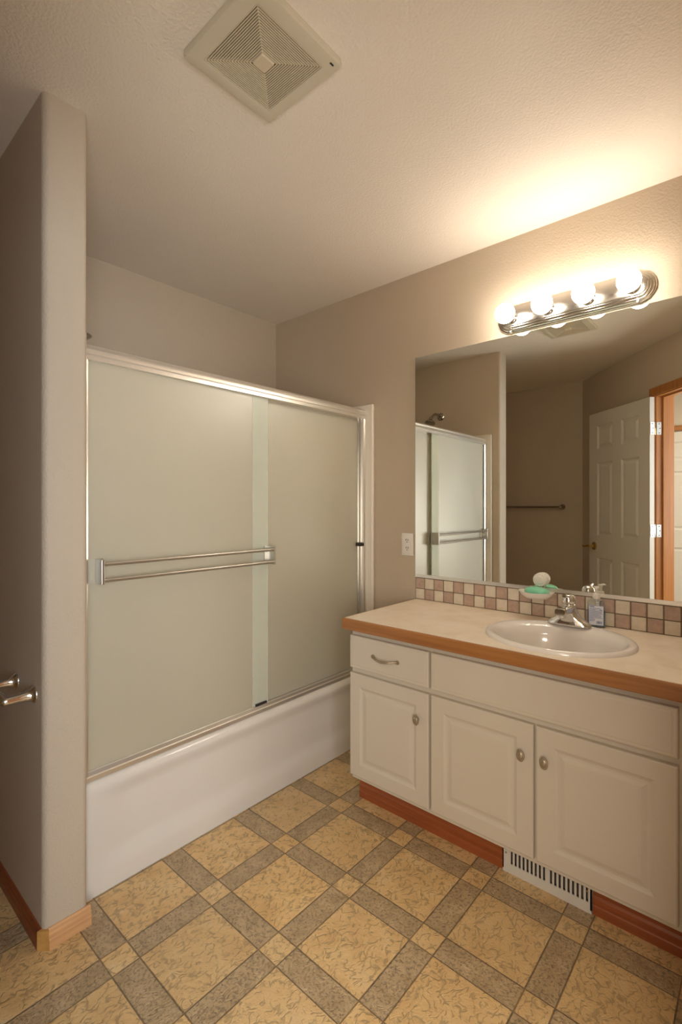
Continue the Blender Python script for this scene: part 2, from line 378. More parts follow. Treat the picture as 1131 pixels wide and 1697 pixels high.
# door casing, jamb and stop of the bathroom doorway
def dwc(bm, s0, s1, n0, n1, z0, z1): dw(s0, s1, z0, z1, bm, n0, n1)
tr = thing('trim_1', 'orange brown oak casing and jamb around the bathroom doorway', 'door frame', (J0.x, J0.y, 0), kind='structure')
CW = .057
bm = BM()
for n0, n1 in ((-.013, 0), (.12, .133)):
    for s0, s1 in ((-.006-CW, -.006), (S1+.006, S1+.006+CW)):
        dwc(bm, s0, s1, n0, n1, 0, 2.06+CW)
    dwc(bm, -.006, S1+.006, n0, n1, 2.06, 2.06+CW)
for s0, s1 in ((-.045, -.025), (S1+.03, S1+.05)): dwc(bm, s0, s1, -.018, -.013, 0, 2.10)
obj('casing', bm, 'oakz', tr)
bm = BM(); dwc(bm, -.012, 0, 0, .12, 0, 2.053); dwc(bm, S1, S1+.012, 0, .12, 0, 2.053); dwc(bm, -.012, S1+.012, 0, .12, 2.053, 2.065)
obj('jamb', bm, 'oakz', tr)
bm = BM(); dwc(bm, 0, .011, .045, .08, 0, 2.053); dwc(bm, S1-.011, S1, .045, .08, 0, 2.053); dwc(bm, .011, S1-.011, .045, .08, 2.042, 2.053)
obj('door_stop', bm, 'oakz', tr)

# six panel doors
PROF = [(.004, .004), (.012, .009), (.020, .010), (.040, .003)]
def six(w_, s0, s1, s2, s3): return [(a, c, z0, z1) for a, c in ((s0, s1), (s2, s3)) for z0, z1 in ((.22, .825), (1.01, 1.625), (1.74, 1.935))]
A = Vector((-.651, .105)); tl = Vector((-.7247, -.689)); ty = Vector((.689, -.7247))
d1 = thing('door_1', 'white six panel bathroom door standing open against the angled wall', 'door', (A.x, A.y, 0), math.atan2(tl.y, tl.x), local=True, kind='structure')
bm = BM(); relief(bm, 0, .73, .012, 2.045, six(.73, .108, .310, .415, .617), PROF, lambda a, b_, d: (a, d, b_), .035, .0015)
obj('door_leaf', bm, 'white', d1)
def loc2(p): q = Vector(p)-A; return q.dot(tl), q.dot(ty)
for k, (zc, pm, bmn) in enumerate(((1.82, 'zinc', 'brass'), (1.08, 'zinc', 'zinc'), (.33, 'zinc', 'zinc'))):
    bm = BM()
    box(bm, -.0035, -.0005, .003, .036, zc-.045, zc+.045, .0008, 1)
    ja = J0+T*.0005; jx0, jy0 = loc2(J0+T*.0008+N*.001); jx1, jy1 = loc2(J0+T*.0008+N*.034); jx2, jy2 = loc2(J0+T*.003+N*.034); jx3, jy3 = loc2(J0+T*.003+N*.001)
    prism(bm, [(jx0, jy0), (jx1, jy1), (jx2, jy2), (jx3, jy3)], zc-.045, zc+.045, lambda a, b_, d: (a, b_, d))
    for zz in (-.033, 0, .033):
        lathe(bm, [(.0035, 0), (.0035, -.0015), (0, -.0015)], (-.0035, .018+(.006 if zz == 0 else 0), zc+zz), 'x', 10, 1)
        c3 = J0+T*.003+N*(.018+(.006 if zz == 0 else 0)); cl_ = loc2(c3)
        lathe(bm, [(.0035, -.0012), (.0035, .0012), (0, .0012)], (cl_[0], cl_[1], zc+zz), 'x', 10, 1)
    h_ = obj('hinge', bm, [pm, 'black'], d1)
    bm = BM(); kx, ky = loc2((A+ty*.036).lerp(J0, .5)-N*.004); lathe(bm, [(0, -.05), (.006, -.047), (.006, .047), (0, .05)], (kx, ky, zc), 'z', 14)
    o = obj('hinge_pin', bm, bmn, h_, True)
for nm in ('front',):
    bm = BM(); lathe(bm, [(0, -.001), (.033, -.001), (.033, -.006), (.026, -.012), (.014, -.014), (.011, -.03), (.011, -.055), (0, -.056)], (.655, 0, .92), 'y', 28)
    hd = obj('rosette', bm, 'brass', d1, 40)
    bm = BM(); tube(bm, [(.652, -.048, .920), (.675, -.050, .921), (.70, -.050, .916), (.725, -.049, .911), (.75, -.047, .914), (.762, -.044, .916)], [.011, .010, .008, .0075, .007, .003], 14)
    obj('lever', bm, 'brass', hd, 50)
# hall door with casing
d2 = thing('door_2', 'closed cream six panel door across the hall, seen through the doorway in the mirror', 'door', (-.55, -2.0, 0), kind='structure')
bm = BM(); relief(bm, -.93, -.17, .01, 2.04, [(-.93+a, -.93+c, z0, z1) for a, c, z0, z1 in six(.76, .115, .325, .435, .645)], PROF, lambda a, b_, d: (a, -1.981-d, b_), .0185, .0015)
obj('door_leaf', bm, 'white', d2)
bm = BM(); box(bm, -.995, -.938, -2.0, -1.976, 0, 2.105, .003); box(bm, -.162, -.105, -2.0, -1.976, 0, 2.105, .003); box(bm, -.938, -.162, -2.0, -1.976, 2.05, 2.105, .003)
obj('casing', bm, 'oakx', d2)

# ------------------------------------------------------------------ bathtub
YT0, YT1 = .607, YW
def sstep(t): t = max(0, min(1, t)); return t*t*(3-2*t)
bt = thing('bathtub', 'cream enamel alcove bathtub with a smooth rounded apron', 'bathtub', (-2.02, 1.36, 0))
bm = BM(); rows = []
NY = 96
for i in range(NY+1):
    y = YT0+.001+(YT1-YT0-.002)*i/NY; e = min(y-YT0, YT1-y)
    row = []; edge = sstep((e-.02)/.18)
    for j in range(27):                                  # apron, floor to rim
        z = .335*j/26
        rec = .015*edge*sstep((z-.055)/.07)*sstep((.345-z)/.06)
        row.append((-1.636-rec, y, z))
    for j in range(1, 9):                                # rolled rim
        a = PI/2*j/8; row.append((-1.636-.033*(1-math.cos(a)), y, .335+.031*math.sin(a)))
    x0, x1 = -1.669, XT+.001
    for j in range(1, 57):
        x = x0+(x1-x0)*j/56
        u_ = abs(x-(-2.045))/.300; v_ = abs(y-1.36)/.665
        r = (u_**3.2+v_**3.2)**(1/3.2)
        dep = .29*sstep((1.0-r)/.28)
        row.append((x, y, .366-dep))
    rows.append([bm.verts.new(p) for p in row])
for a, c in zip(rows, rows[1:]):
    for k in range(len(a)-1): bm.faces.new((a[k], a[k+1], c[k+1], c[k]))
obj('tub_shell', bm, 'tub', bt, True)
bm = BM(); lathe(bm, [(.028, 0), (.028, .003), (.02, .004), (0, .003)], (-2.045, .95, .0765), 'z', 20); obj('drain', bm, 'chrome', bt, 40)

for args, lab in (((XT+.001, XT+.015, YT0+.026, YW-.026, .367, 1.812, .003), 'long white acrylic surround panel on the wall behind the bathtub'),
                  ((XT+.001, -1.611, YW-.022, YW-.0005, .367, 1.812, .008, 3), 'white acrylic surround panel at the vanity end of the bathtub'),
                  ((XT+.001, -1.611, YT0+.0005, YT0+.022, .367, 1.812, .008, 3), 'white acrylic surround panel below the shower head at the wing wall end of the bathtub')):
    bm = BM(); box(bm, *args); tag(obj('surround_panel', bm, 'surround', None, 40), lab, 'tub surround')

# ------------------------------------------------------------------ sliding shower doors
sd = thing('shower_door', 'sliding frosted glass tub door in a silver aluminium frame', 'shower door', (-1.68, 1.36, .366))
SY0, SY1 = YT0+.022, YW-.022
def yext(bm, prof, y0, y1): prism(bm, prof, y0, y1, lambda a, b_, d: (a, d, b_))
bm = BM()   # header profile with grooves, facing +x
yext(bm, [(-1.715, 1.733), (-1.715, 1.787), (-1.672, 1.787), (-1.660, 1.783), (-1.655, 1.775), (-1.658, 1.769), (-1.657, 1.766), (-1.651, 1.762), (-1.650, 1.752), (-1.656, 1.749), (-1.656, 1.747), (-1.650, 1.744), (-1.650, 1.733)], SY0, SY1)
obj('header_rail', bm, 'alum', sd)
bm = BM(); yext(bm, [(-1.712, .3665), (-1.655, .3665), (-1.655, .380), (-1.659, .383), (-1.662, .395), (-1.666, .397), (-1.6685, .386), (-1.695, .386), (-1.697, .400), (-1.712, .402)], SY0, SY1)
obj('bottom_track', bm, 'alum', sd)
for y0, y1, lab in ((SY0, SY0+.022, None), (SY1-.022, SY1, None)):
    bm = BM()
    s = 1 if y0 == SY0 else -1; ya = y0 if s > 0 else y1
    pr = [(ya, -1.712), (ya+s*.016, -1.712), (ya+s*.022, -1.706), (ya+s*.022, -1.700), (ya+s*.012, -1.698), (ya+s*.012, -1.664), (ya+s*.020, -1.662), (ya+s*.020, -1.656), (ya+s*.010, -1.652), (ya, -1.652)]
    prism(bm, pr, .385, 1.735, lambda a, b_, d: (b_, a, d)); obj('side_jamb', bm, 'alum', sd)
bm = BM(); box(bm, -1.6955, -1.6895, SY1-.030, SY1-.020, .40, 1.733); obj('bumper_seal', bm, M['darkbar'], sd)
bm = BM(); box(bm, -1.690, -1.655, SY1-.046, SY1-.014, 1.043, 1.060, .001); obj('catch', bm, 'black', sd)
def glasspane(name, x, y0, y1, lab):
    bm = BM(); box(bm, x-.0025, x+.0025, y0, y1, .392, 1.735); bm.normal_update()
    for f in bm.faces: f.material_index = 0 if abs(f.normal.x) > .5 else 1
    g_ = obj(name, bm, ['glass', 'glassedge'], sd)
    return g_
g1 = glasspane('sliding_panel', -1.670, SY0+.012, 1.412, None); g2 = glasspane('sliding_panel', -1.694, 1.325, SY1-.012, None)
def gbar(parent, xg, s, y0, y1, xo=.048):
    xb = xg+s*xo; xlo, xhi = sorted((xg+s*.003, xb+s*.006))
    for yy in (y0, y1):
        bm = BM(); box(bm, xlo, xhi, yy-.005, yy+.005, 1.006, 1.086, .0015)
        yy2 = yy+(.016 if yy == y0 else -.016); a_, b_ = sorted((xg+s*.003, xg+s*.007)); box(bm, a_, b_, min(yy, yy2)-.004, max(yy, yy2)+.004, 1.006, 1.086, .001)
        obj('bar_bracket', bm, 'railsilver', parent)
    for zz in (1.071, 1.018):
        bm = BM(); tube(bm, [(xb, y0+.004, zz), (xb, y1-.004, zz)], .0068, 16, sy=1.0); obj('towel_rail', bm, 'railsilver', parent, 50)
gbar(g1, -1.670, 1, .680, 1.408); gbar(g2, -1.694, -1, 1.345, 2.03)
bm = BM(); box(bm, -1.6674, -1.6666, 1.325, 1.4118, .398, 1.7325); o = obj('overlap_tint', bm, 'strip', g1); o['label'] = 'added pale strip imitating the lighter overlap of the two panes'  # added sheet on the outer pane, its paleness imitates light scattered by both
bm = BM(); box(bm, -1.690, -1.660, 1.34, 1.40, .397, .406, .001); obj('centre_guide', bm, 'black', sd)

# shower head
sh = thing('shower_head', 'chrome shower head on a bent arm above the frosted tub door', 'shower head', (-2.06, YT0, 2.0))
bm = BM(); lathe(bm, [(.032, 0), (.032, .003), (.024, .010), (.012, .013)], (-2.06, YT0+.001, 2.0), 'y', 28); obj('escutcheon', bm, 'darkbar', sh, 40)
bm = BM(); tube(bm, [(-2.06, YT0+.006, 2.0), (-2.06, .66, 2.012), (-2.06, .70, 2.010), (-2.06, .735, 1.992), (-2.06, .758, 1.972)], .0095, 16); obj('shower_arm', bm, 'darkbar', sh, 50)
ax = Vector((0, .35, -.94)).normalized(); u_ = Vector((1, 0, 0)); v_ = ax.cross(u_)
bm = BM(); lathe(bm, [(.010, -.012), (.014, -.004), (.014, .010), (.018, .020), (.036, .034), (.041, .040), (.041, .047), (.036, .049), (0, .049)], (-2.06, .765, 1.968), 'z', 28, frame=(u_, v_, ax)); obj('spray_head', bm, 'darkbar', sh, 40)

# ------------------------------------------------------------------ vanity cabinet
YF = 1.585; YD = 1.566; CX0 = -1.327; CZ0 = .118; CZ1 = .741
vc = thing('vanity_cabinet', 'off-white thermofoil vanity cabinet with three raised panel doors', 'cabinet', (-.65, 1.85, 0))
bm = BM(); box(bm, CX0, XR-.002, YF, YF+.016, CZ0, CZ1, .0015, 1); box(bm, CX0, CX0+.015, YF+.016, YW-.002, CZ0, CZ1); box(bm, XR-.017, XR-.002, YF+.016, YW-.002, CZ0, CZ1); box(bm, CX0+.015, XR-.017, YF+.016, YW-.002, CZ0, CZ0+.015); box(bm, CX0+.015, XR-.017, YW-.008, YW-.002, CZ0+.015, CZ1); box(bm, CX0+.01, XR-.002, 1.66, 1.675, 0, CZ0); box(bm, CX0+.01, CX0+.025, 1.675, YW-.01, 0, CZ0); obj('cabinet_body', bm, 'cab', vc)
fn = lambda a, b_, d: (a, YD+d, b_)
CP = [(.006, .003), (.012, .0050), (.019, .0045), (.032, .0012), (.037, .001)]
def knob(x, z, parent):
    bm = BM(); c_ = []
    lathe(bm, [(.008, 0), (.0065, -.002), (.006, -.007), (.010, -.010), (.0165, -.0125), (.0172, -.0145), (.016, -.0165), (.0125, -.0175), (.011, -.0172), (.009, -.0185), (0, -.020)], (0, 0, 0), 'y', 28)
    for v in bm.verts: v.co = Vector((x+v.co.x*.78, YD+v.co.y, z+v.co.z*1.12))
    obj('knob', bm, 'nickel', parent, 40)
for x0, x1, kx in ((-1.325, -.946, -.992), (-.937, -.564, -.600), (-.556, -.183, -.527)):
    bm = BM(); relief(bm, x0, x1, .139, .566, [(x0+.053, x1-.053, .139+.053, .566-.053)], CP, fn, YF-YD, .005)
    dr = obj('cabinet_door', bm, 'cab', vc); knob(kx, .463, dr)
bm = BM(); relief(bm, -1.325, -.946, .586, .722, [(-1.325+.012, -.946-.012, .598, .710)], [(.003, -.0008)], fn, YF-YD, .005)
drw = obj('drawer_front', bm, 'cab', vc)
bm = BM(); hx0, hx1, hz = -1.203, -1.083, .654
for x_, s in ((hx0, 1), (hx1, -1)):
    r = BM(); lathe(bm, [(.009, 0), (.0085, -.0025), (.004, -.004), (0, -.004)], (x_, YD, hz), 'y', 18)
tube(bm, [(hx0+.000, YD-.002, hz), (hx0+.014, YD-.008, hz), (hx0+.022, YD-.020, hz-.001), (hx0+.042, YD-.026, hz-.003), ((hx0+hx1)/2, YD-.028, hz-.004), (hx1-.042, YD-.026, hz-.003), (hx1-.022, YD-.020, hz-.001), (hx1-.014, YD-.008, hz), (hx1, YD-.002, hz)], [.006, .0042, .0038, .0048, .0056, .0048, .0038, .0042, .006], 12)
obj('drawer_pull', bm, 'nickel', drw, 50)
bm = BM(); relief(bm, -.937, -.183, .586, .722, [(-.937+.012, -.183-.012, .598, .710)], [(.003, -.0008)], fn, YF-YD, .005); obj('false_front', bm, 'cab', vc)
for x0, x1 in ((-1.340, -.699), (-.412, XR-.002)):
    bm = BM(); prism(bm, [(1.660, 0), (1.648, 0), (1.648, .026), (1.650, .030), (1.650, .050), (1.6535, .058), (1.6535, .085), (1.660, .117)], x0, x1, lambda a, b_, d: (d, a, b_)); o = obj('toe_board', bm, 'oakred', vc); o['label'] = 'red brown oak toe board'

# floor register
rg = thing('floor_register', 'white metal slotted heating register set in the oak toe board', 'vent', (-.555, 1.65, 0))
bm = BM(); X0, X1, Z0, Z1 = -.697, -.414, .010, .098
slots = [(X0+.0285+.0135*k) for k in range(9)]+[(X0+.1585+.0135*k) for k in range(9)]
fr_ = sorted([X0]+[s for s in slots]+[s+.0072 for s in slots]+[X1])
for i in range(0, len(fr_)-1, 2): box(bm, fr_[i], fr_[i+1], 1.644, 1.648, .032, .080)
box(bm, X0, X1, 1.644, 1.648, .080, Z1); box(bm, X0, X1, 1.644, 1.648, Z0, .032)
box(bm, X0, X0+.004, 1.644, 1.658, Z0, Z1); box(bm, X1-.004, X1, 1.644, 1.658, Z0, Z1); box(bm, X0, X1, 1.644, 1.656, 0, Z0)
for s in slots: prism(bm, [(s+.0072, 1.647), (s+.0080, 1.647), (s+.002, 1.657), (s+.0012, 1.657)], .033, .079, lambda a, b_, d: (a, b_, d))
obj('grille', bm, 'register', rg)
bm = BM(); box(bm, X0+.005, X1-.005, 1.657, 1.6595, .004, .098); obj('duct_void', bm, 'void', rg)
for x_, z_ in ((X0+.012, .066), (X1-.012, .066)):
    bm = BM(); lathe(bm, [(.0035, 0), (.003, -.0015), (0, -.0018)], (x_, 1.644, z_), 'y', 12); obj('screw', bm, 'nickel', rg, 40)

# countertop with hole for sink
SXc, SYc, SA, SB = -.566, 1.803, .248, .217
ct = thing('countertop', 'mottled cream laminate countertop with an oak front edge', 'countertop', (-.65, 1.83, .745))
CXL = -1.347; CYF = 1.541; ZT = .793
bm = BM(); n = 64; he, ou = [], []
for i in range(n):
    a = 2*PI*i/n; c_, s_ = math.cos(a), math.sin(a)
    he.append((SXc+(SA-.02)*c_, SYc+(SB-.02)*s_))
    bx0, bx1, by0, by1 = CXL+.006, XR-.001, CYF+.012, YW-.001
    ts = []
    if c_ > 1e-9: ts.append((bx1-SXc)/c_)
    if c_ < -1e-9: ts.append((bx0-SXc)/c_)
    if s_ > 1e-9: ts.append((by1-SYc)/s_)
    if s_ < -1e-9: ts.append((by0-SYc)/s_)
    t = min(ts); ou.append([SXc+t*c_, SYc+t*s_])
for cx_, cy_ in ((bx0, by0), (bx0, by1), (bx1, by0), (bx1, by1)):
    k = min(range(n), key=lambda i: (ou[i][0]-cx_)**2+(ou[i][1]-cy_)**2); ou[k] = [cx_, cy_]
for z0, z1 in ((ZT, ZT-.03),):
    t1 = [bm.verts.new((*p, z0)) for p in he]; t2 = [bm.verts.new((*p, z0)) for p in ou]
    b1 = [bm.verts.new((*p, z1)) for p in he]; b2 = [bm.verts.new((*p, z1)) for p in ou]
    for i in range(n):
        j = (i+1) % n
        bm.faces.new((t1[i], t2[i], t2[j], t1[j])); bm.faces.new((b1[i], b1[j], b2[j], b2[i])); bm.faces.new((t1[i], t1[j], b1[j], b1[i])); bm.faces.new((t2[i], b2[i], b2[j], t2[j]))
obj('counter_slab', bm, 'laminate', ct)
bm = BM(); 
prism(bm, [(CYF+.012, ZT-.001), (CYF+.004, ZT-.001), (CYF, ZT-.005), (CYF, .751), (CYF+.004, .7465), (CYF+.045, .7465), (CYF+.045, .7625), (CYF+.012, .7625)], CXL, XR-.001, lambda a, b_, d: (d, a, b_))
box(bm, CXL, CXL+.006, CYF+.012, YW-.001, .747, ZT-.001)
obj('wood_edge', bm, 'oakx', ct)

# sink
sk = thing('sink', 'white oval drop-in porcelain sink in the countertop', 'sink', (SXc, SYc, ZT))
bm = BM(); n = 72
prof = [(1.0, 0.0, 0), (1.0, .006, 0), (.985, .0115, 0), (.955, .0145, 0), (.91, .0135, .2), (.875, .009, .6), (.85, -.004, 1), (.82, -.028, 1), (.77, -.065, 1), (.66, -.105, 1), (.45, -.128, 1), (.2, -.137, 1), (.07, -.139, 1)]
rings = []
for s, z, sh_ in prof:
    ring = []
    for i in range(n):
        a = 2*PI*i/n; cx_, sy_ = math.cos(a), math.sin(a)
        x_ = SXc+SA*s*cx_; y_ = SYc+SB*s*sy_
        if sh_: # bowl sits towards the front, leaving a faucet deck
            back = max(0, sy_); y_ -= sh_*back*.036*min(1, s/.7); y_ -= .010*sh_*(1-s)
        ring.append(bm.verts.new((x_, y_, ZT+z)))
    rings.append(ring)
for a, c in zip(rings, rings[1:]):
    for i in range(n): bm.faces.new((a[i], a[(i+1) % n], c[(i+1) % n], c[i]))
bm.faces.new(rings[-1]); obj('basin', bm, 'sink', sk, 60)
bm = BM(); lathe(bm, [(.023, 0), (.023, .003), (.017, .004), (.012, .002), (0, .002)], (SXc, SYc-.009, ZT-.1395), 'z', 24); obj('drain', bm, 'chrome', sk, 40)

# faucet
FX, FY, FZ = -.577, 1.978, ZT+.0135
fc = thing('faucet', 'chrome single lever centreset faucet at the back of the sink', 'faucet', (FX, FY, FZ))
def sup(bm, sections, n=40, e=2.6):
    """loft of superellipse sections (cx,cy,z,a,b)"""
    rs = []
    for cx_, cy_, z, a_, b_ in sections:
        r = []
        for i in range(n):
            t = 2*PI*i/n; c_, s_ = math.cos(t), math.sin(t)
            r.append(bm.verts.new((cx_+a_*math.copysign(abs(c_)**(2/e), c_), cy_+b_*math.copysign(abs(s_)**(2/e), s_), z)))
        rs.append(r)
    for a, c in zip(rs, rs[1:]):
        for i in range(n): bm.faces.new((a[i], a[(i+1) % n], c[(i+1) % n], c[i]))
    bm.faces.new(rs[0]); bm.faces.new(rs[-1])
bm = BM(); sup(bm, [(FX, FY, FZ, .079, .027), (FX, FY, FZ+.006, .079, .027), (FX, FY, FZ+.013, .075, .0255), (FX, FY, FZ+.021, .062, .025), (FX, FY, FZ+.031, .046, .0255), (FX, FY-.001, FZ+.044, .034, .027), (FX, FY-.002, FZ+.060, .0275, .0275), (FX, FY-.003, FZ+.076, .0245, .0255), (FX, FY-.003, FZ+.082, .020, .021)], e=2.4); obj('faucet_base', bm, 'chrome', fc, 60)
bm = BM()   # blocky forward spout
secs = [(FY-.004, FZ+.056, .022, .020), (FY-.03, FZ+.061, .021, .017), (FY-.06, FZ+.065, .0205, .0145), (FY-.085, FZ+.066, .020, .0135), (FY-.104, FZ+.065, .0195, .0135), (FY-.108, FZ+.065, .0175, .0115)]
rs = []
for y_, z_, a_, b_ in secs:
    r = []
    for i in range(28):
        t = 2*PI*i/28; c_, s_ = math.cos(t), math.sin(t)
        r.append(bm.verts.new((FX+a_*math.copysign(abs(c_)**(.5), c_), y_, z_+b_*math.copysign(abs(s_)**(.5), s_))))
    rs.append(r)
for a, c in zip(rs, rs[1:]):
    for i in range(28): bm.faces.new((a[i], a[(i+1) % 28], c[(i+1) % 28], c[i]))
bm.faces.new(rs[0]); bm.faces.new(rs[-1]); sp = obj('spout', bm, 'chrome', fc, 50)
bm = BM(); lathe(bm, [(.0125, .004), (.0125, -.008), (.010, -.010), (0, -.010)], (FX, FY-.088, FZ+.051), 'z', 22); obj('aerator', bm, 'chrome', sp, 40)
bm = BM(); lathe(bm, [(.019, 0), (.0235, .003), (.0245, .012), (.0235, .022), (.019, .031), (.011, .037), (0, .0385)], (FX, FY-.003, FZ+.081), 'z', 30); hb = obj('handle_dome', bm, 'chrome', fc, 50)
bm = BM(); tube(bm, [(FX, FY-.006, FZ+.108), (FX, FY-.022, FZ+.113), (FX, FY-.040, FZ+.116), (FX, FY-.056, FZ+.118), (FX, FY-.064, FZ+.118)], [.013, .0095, .008, .0095, .006], 16, sy=.7); obj('lever', bm, 'chrome', hb, 50)

# backsplash tiles
bm = BM(); p = .0528; zz = [(.796, .8455), (.8490, .8985)]; x = CXL+.003; k = 0
box(bm, CXL, XR-.001, YW-.0075, YW-.0005, ZT, .902, mi=0)
while x < XR-.004:
    x1 = min(x+p-.0035, XR-.003)
    for r_, (z0, z1) in enumerate(zz):
        mi = 1 if (k+r_) % 2 else 2
        if x1-x > .004: box(bm, x+.001, x1, YW-.012, YW-.0065, z0, z1, .0015, 1, mi)
    x += p; k += 1
m1, nt, b = newmat('taupe_tile'); n = noise(nt, coords(nt, obj=False), 45, 4, .7); lk(nt, ramp(nt, n.outputs[0], [(.35, (.40, .285, .225)), (.65, (.49, .365, .295))]), b.inputs['Base Color']); pset(b, Roughness=.35)
m2, nt, b = newmat('cream_tile'); n = noise(nt, coords(nt, obj=False), 45, 4, .7); lk(nt, ramp(nt, n.outputs[0], [(.35, (.60, .53, .42)), (.65, (.68, .61, .50))]), b.inputs['Base Color']); pset(b, Roughness=.35)
m0 = plain('grout', (.23, .175, .125), .9)
o = obj('tile_backsplash', bm, [m0, m1, m2], None); tag(o, 'two rows of checkered cream and taupe tiles behind the countertop', 'backsplash')

# mirror
mr = thing('mirror', 'large frameless wall mirror above the tile backsplash', 'mirror', (-.65, YW, .91))
bm = BM(); box(bm, -1.349, XR-.002, YW-.007, YW-.001, .912, 2.008)
for f in bm.faces: f.material_index = 0 if f.normal.y < -.5 else 1
bm.normal_update()
for f in bm.faces: f.material_index = 0 if f.normal.y < -.5 else 1
obj('mirror_glass', bm, ['mirror', 'mirroredge'], mr)
bm = BM(); prism(bm, [(YW-.0005, .9025), (YW-.012, .9025), (YW-.012, .905), (YW-.0095, .9175), (YW-.0078, .9175), (YW-.0078, .911), (YW-.0005, .911)], CXL, XR-.002, lambda a, b_, d: (d, a, b_)); obj('bottom_channel', bm, 'alum', mr)

# vanity light bar
lb = thing('vanity_light', 'chrome light bar with four lit globe bulbs above the mirror', 'light fixture', (-.61, YW, 2.075))
LX0, LX1, LZ = -.916, -.308, 2.076
def stad(hw, r_, n=14):   # outline: straight sides with stepped half-round ends
    pts = []; c = (LX1-LX0)/2-.062
    for i in range(n+1):
        a = -PI/2+PI*i/n; pts.append((c+hw*math.cos(a)*r_, hw*math.sin(a)))
    for i in range(n+1):
        a = PI/2+PI*i/n; pts.append((-c+hw*math.cos(a)*r_, hw*math.sin(a)))
    return pts
bm = BM(); levels = [(.060, 0), (.060, .006), (.058, .009), (.054, .010), (.052, .016), (.049, .018), (.045, .0185), (.043, .024), (.040, .026), (.036, .0265), (.034, .031), (.032, .032)]
rs = []
for hw, d_ in levels: rs.append([bm.verts.new(((LX0+LX1)/2+a, YW-.0005-d_, LZ+c)) for a, c in stad(hw, 1.0)])
for a, c in zip(rs, rs[1:]):
    k = len(a)
    for i in range(k): bm.faces.new((a[i], a[(i+1) % k], c[(i+1) % k], c[i]))
bm.faces.new(rs[0]); bm.faces.new(rs[-1])
# small notched shoulders where the straight run meets the round end
for sx_ in (-1, 1):
    for sz in (-1, 1):
        cx_ = (LX0+LX1)/2+sx_*((LX1-LX0)/2-.062); box(bm, cx_-.004, cx_+.004, YW-.022, YW-.001, LZ+sz*.056-.0045, LZ+sz*.056+.0045, .001)
obj('back_plate', bm, 'bartone', lb, 30)
for bx_ in (-.843, -.690, -.536, -.383):
    bm = BM(); lathe(bm, [(.027, 0), (.027, .003), (.0245, .006), (.0205, .008), (.0205, .018), (.0195, .022), (0, .022)], (0, 0, 0), 'y', 28)
    for v in bm.verts: v.co = Vector((bx_+v.co.x, YW-.032-v.co.y, LZ-.003+v.co.z))
    sc_ = obj('lamp_socket', bm, 'chrome', lb, 40)
    bm = BM(); R0 = .0405; cy_ = .022+.012+R0*.93
    pr = [(.014, .018), (.015, .026), (.019, .033)]
    for i in range(3, 21):
        a = PI*i/20; pr.append((R0*math.sin(a), cy_-R0*math.cos(a)))
    pr[-1] = (0, cy_+R0)
    lathe(bm, pr, (0, 0, 0), 'y', 32)
    for v in bm.verts: v.co = Vector((bx_+v.co.x, YW-.032-v.co.y, LZ-.003+v.co.z))
    obj('globe_bulb', bm, 'bulb', sc_, True)

# outlet
ol = thing('wall_outlet', 'white duplex electrical outlet on the wall left of the mirror', 'outlet', (-1.398, YW, 1.063))
bm = BM(); box(bm, -1.433, -1.363, YW-.006, YW-.0003, 1.006, 1.121, .003, 2); obj('cover_plate', bm, 'vinylwhite', ol, 40)
for zc in (1.083, 1.043):
    bm = BM(); pts = []
    for i in range(28):
        a = 2*PI*i/28; pts.append((-1.398+.0165*math.cos(a), max(-.0145, min(.0145, .0175*math.sin(a)))+zc))
    prism(bm, pts, YW-.0085, YW-.004, lambda a, b_, d: (a, d, b_)); rc = obj('receptacle', bm, 'vinylwhite', ol, 40)
    bm = BM(); box(bm, -1.4055, -1.4025, YW-.0090, YW-.0083, zc-.001, zc+.008); box(bm, -1.3935, -1.3905, YW-.0090, YW-.0083, zc-.001, zc+.007)
    lathe(bm, [(.0027, 0), (.0027, .0005)], (-1.398, YW-.0090, zc-.0075), 'y', 12); obj('slots', bm, 'void', rc)
bm = BM(); lathe(bm, [(.003, 0), (.0025, .0012)], (-1.398, YW-.0072, 1.063), 'y', 12); obj('screw', bm, 'alum', ol)

# suction soap dish and soap
DX, DY, DZ = -.728, YW-.060, .895
dd = thing('soap_dish', 'white suction cup soap dish stuck to the mirror above the tiles', 'soap dish', (DX, YW-.008, .95))
bm = BM(); lathe(bm, [(.036, 0), (.036, .004), (.033, .008), (.0325, .014), (.034, .016), (.034, .026), (.031, .030), (.024, .031), (.022, .034), (.017, .036), (0, .036)], (0, 0, 0), 'y', 36)
for v in bm.verts: v.co = Vector((DX+.004+v.co.x*.82, YW-.0075-v.co.y*.9, .951+v.co.z*.82))
obj('suction_cup', bm, 'vinylwhite', dd, 40)
bm = BM(); box(bm, DX-.008, DX+.012, YW-.028, YW-.014, .890, .930, .003); obj('stem', bm, 'vinylwhite', dd, 40)
bm = BM(); n = 44; rs = []
for s, z in ((.30, -.020), (.6, -.017), (.85, -.007), (1.0, .006), (1.03, .009), (1.0, .0095), (.96, .006), (.82, -.003), (.58, -.012), (.25, -.015)):
    rs.append([bm.verts.new((DX+.070*s*math.cos(2*PI*i/n), DY+.047*s*math.sin(2*PI*i/n), DZ+z+.010*max(0, s-.6)*abs(math.cos(2*PI*i/n))**2)) for i in range(n)])
for a, c in zip(rs, rs[1:]):
    for i in range(n): bm.faces.new((a[i], a[(i+1) % n], c[(i+1) % n], c[i]))
bm.faces.new(rs[0]); bm.faces.new(rs[-1]); obj('dish', bm, 'vinylwhite', dd, True)
bm = BM(); bmesh.ops.create_uvsphere(bm, u_segments=32, v_segments=20, radius=1)
for v in bm.verts:
    c = v.co; v.co = Vector((DX+.003+.050*c.x, DY-.001+.030*c.y, DZ+.007+(.024 if c.z > 0 else .011)*math.copysign(abs(c.z)**.85, c.z)+.003*c.x*c.x))
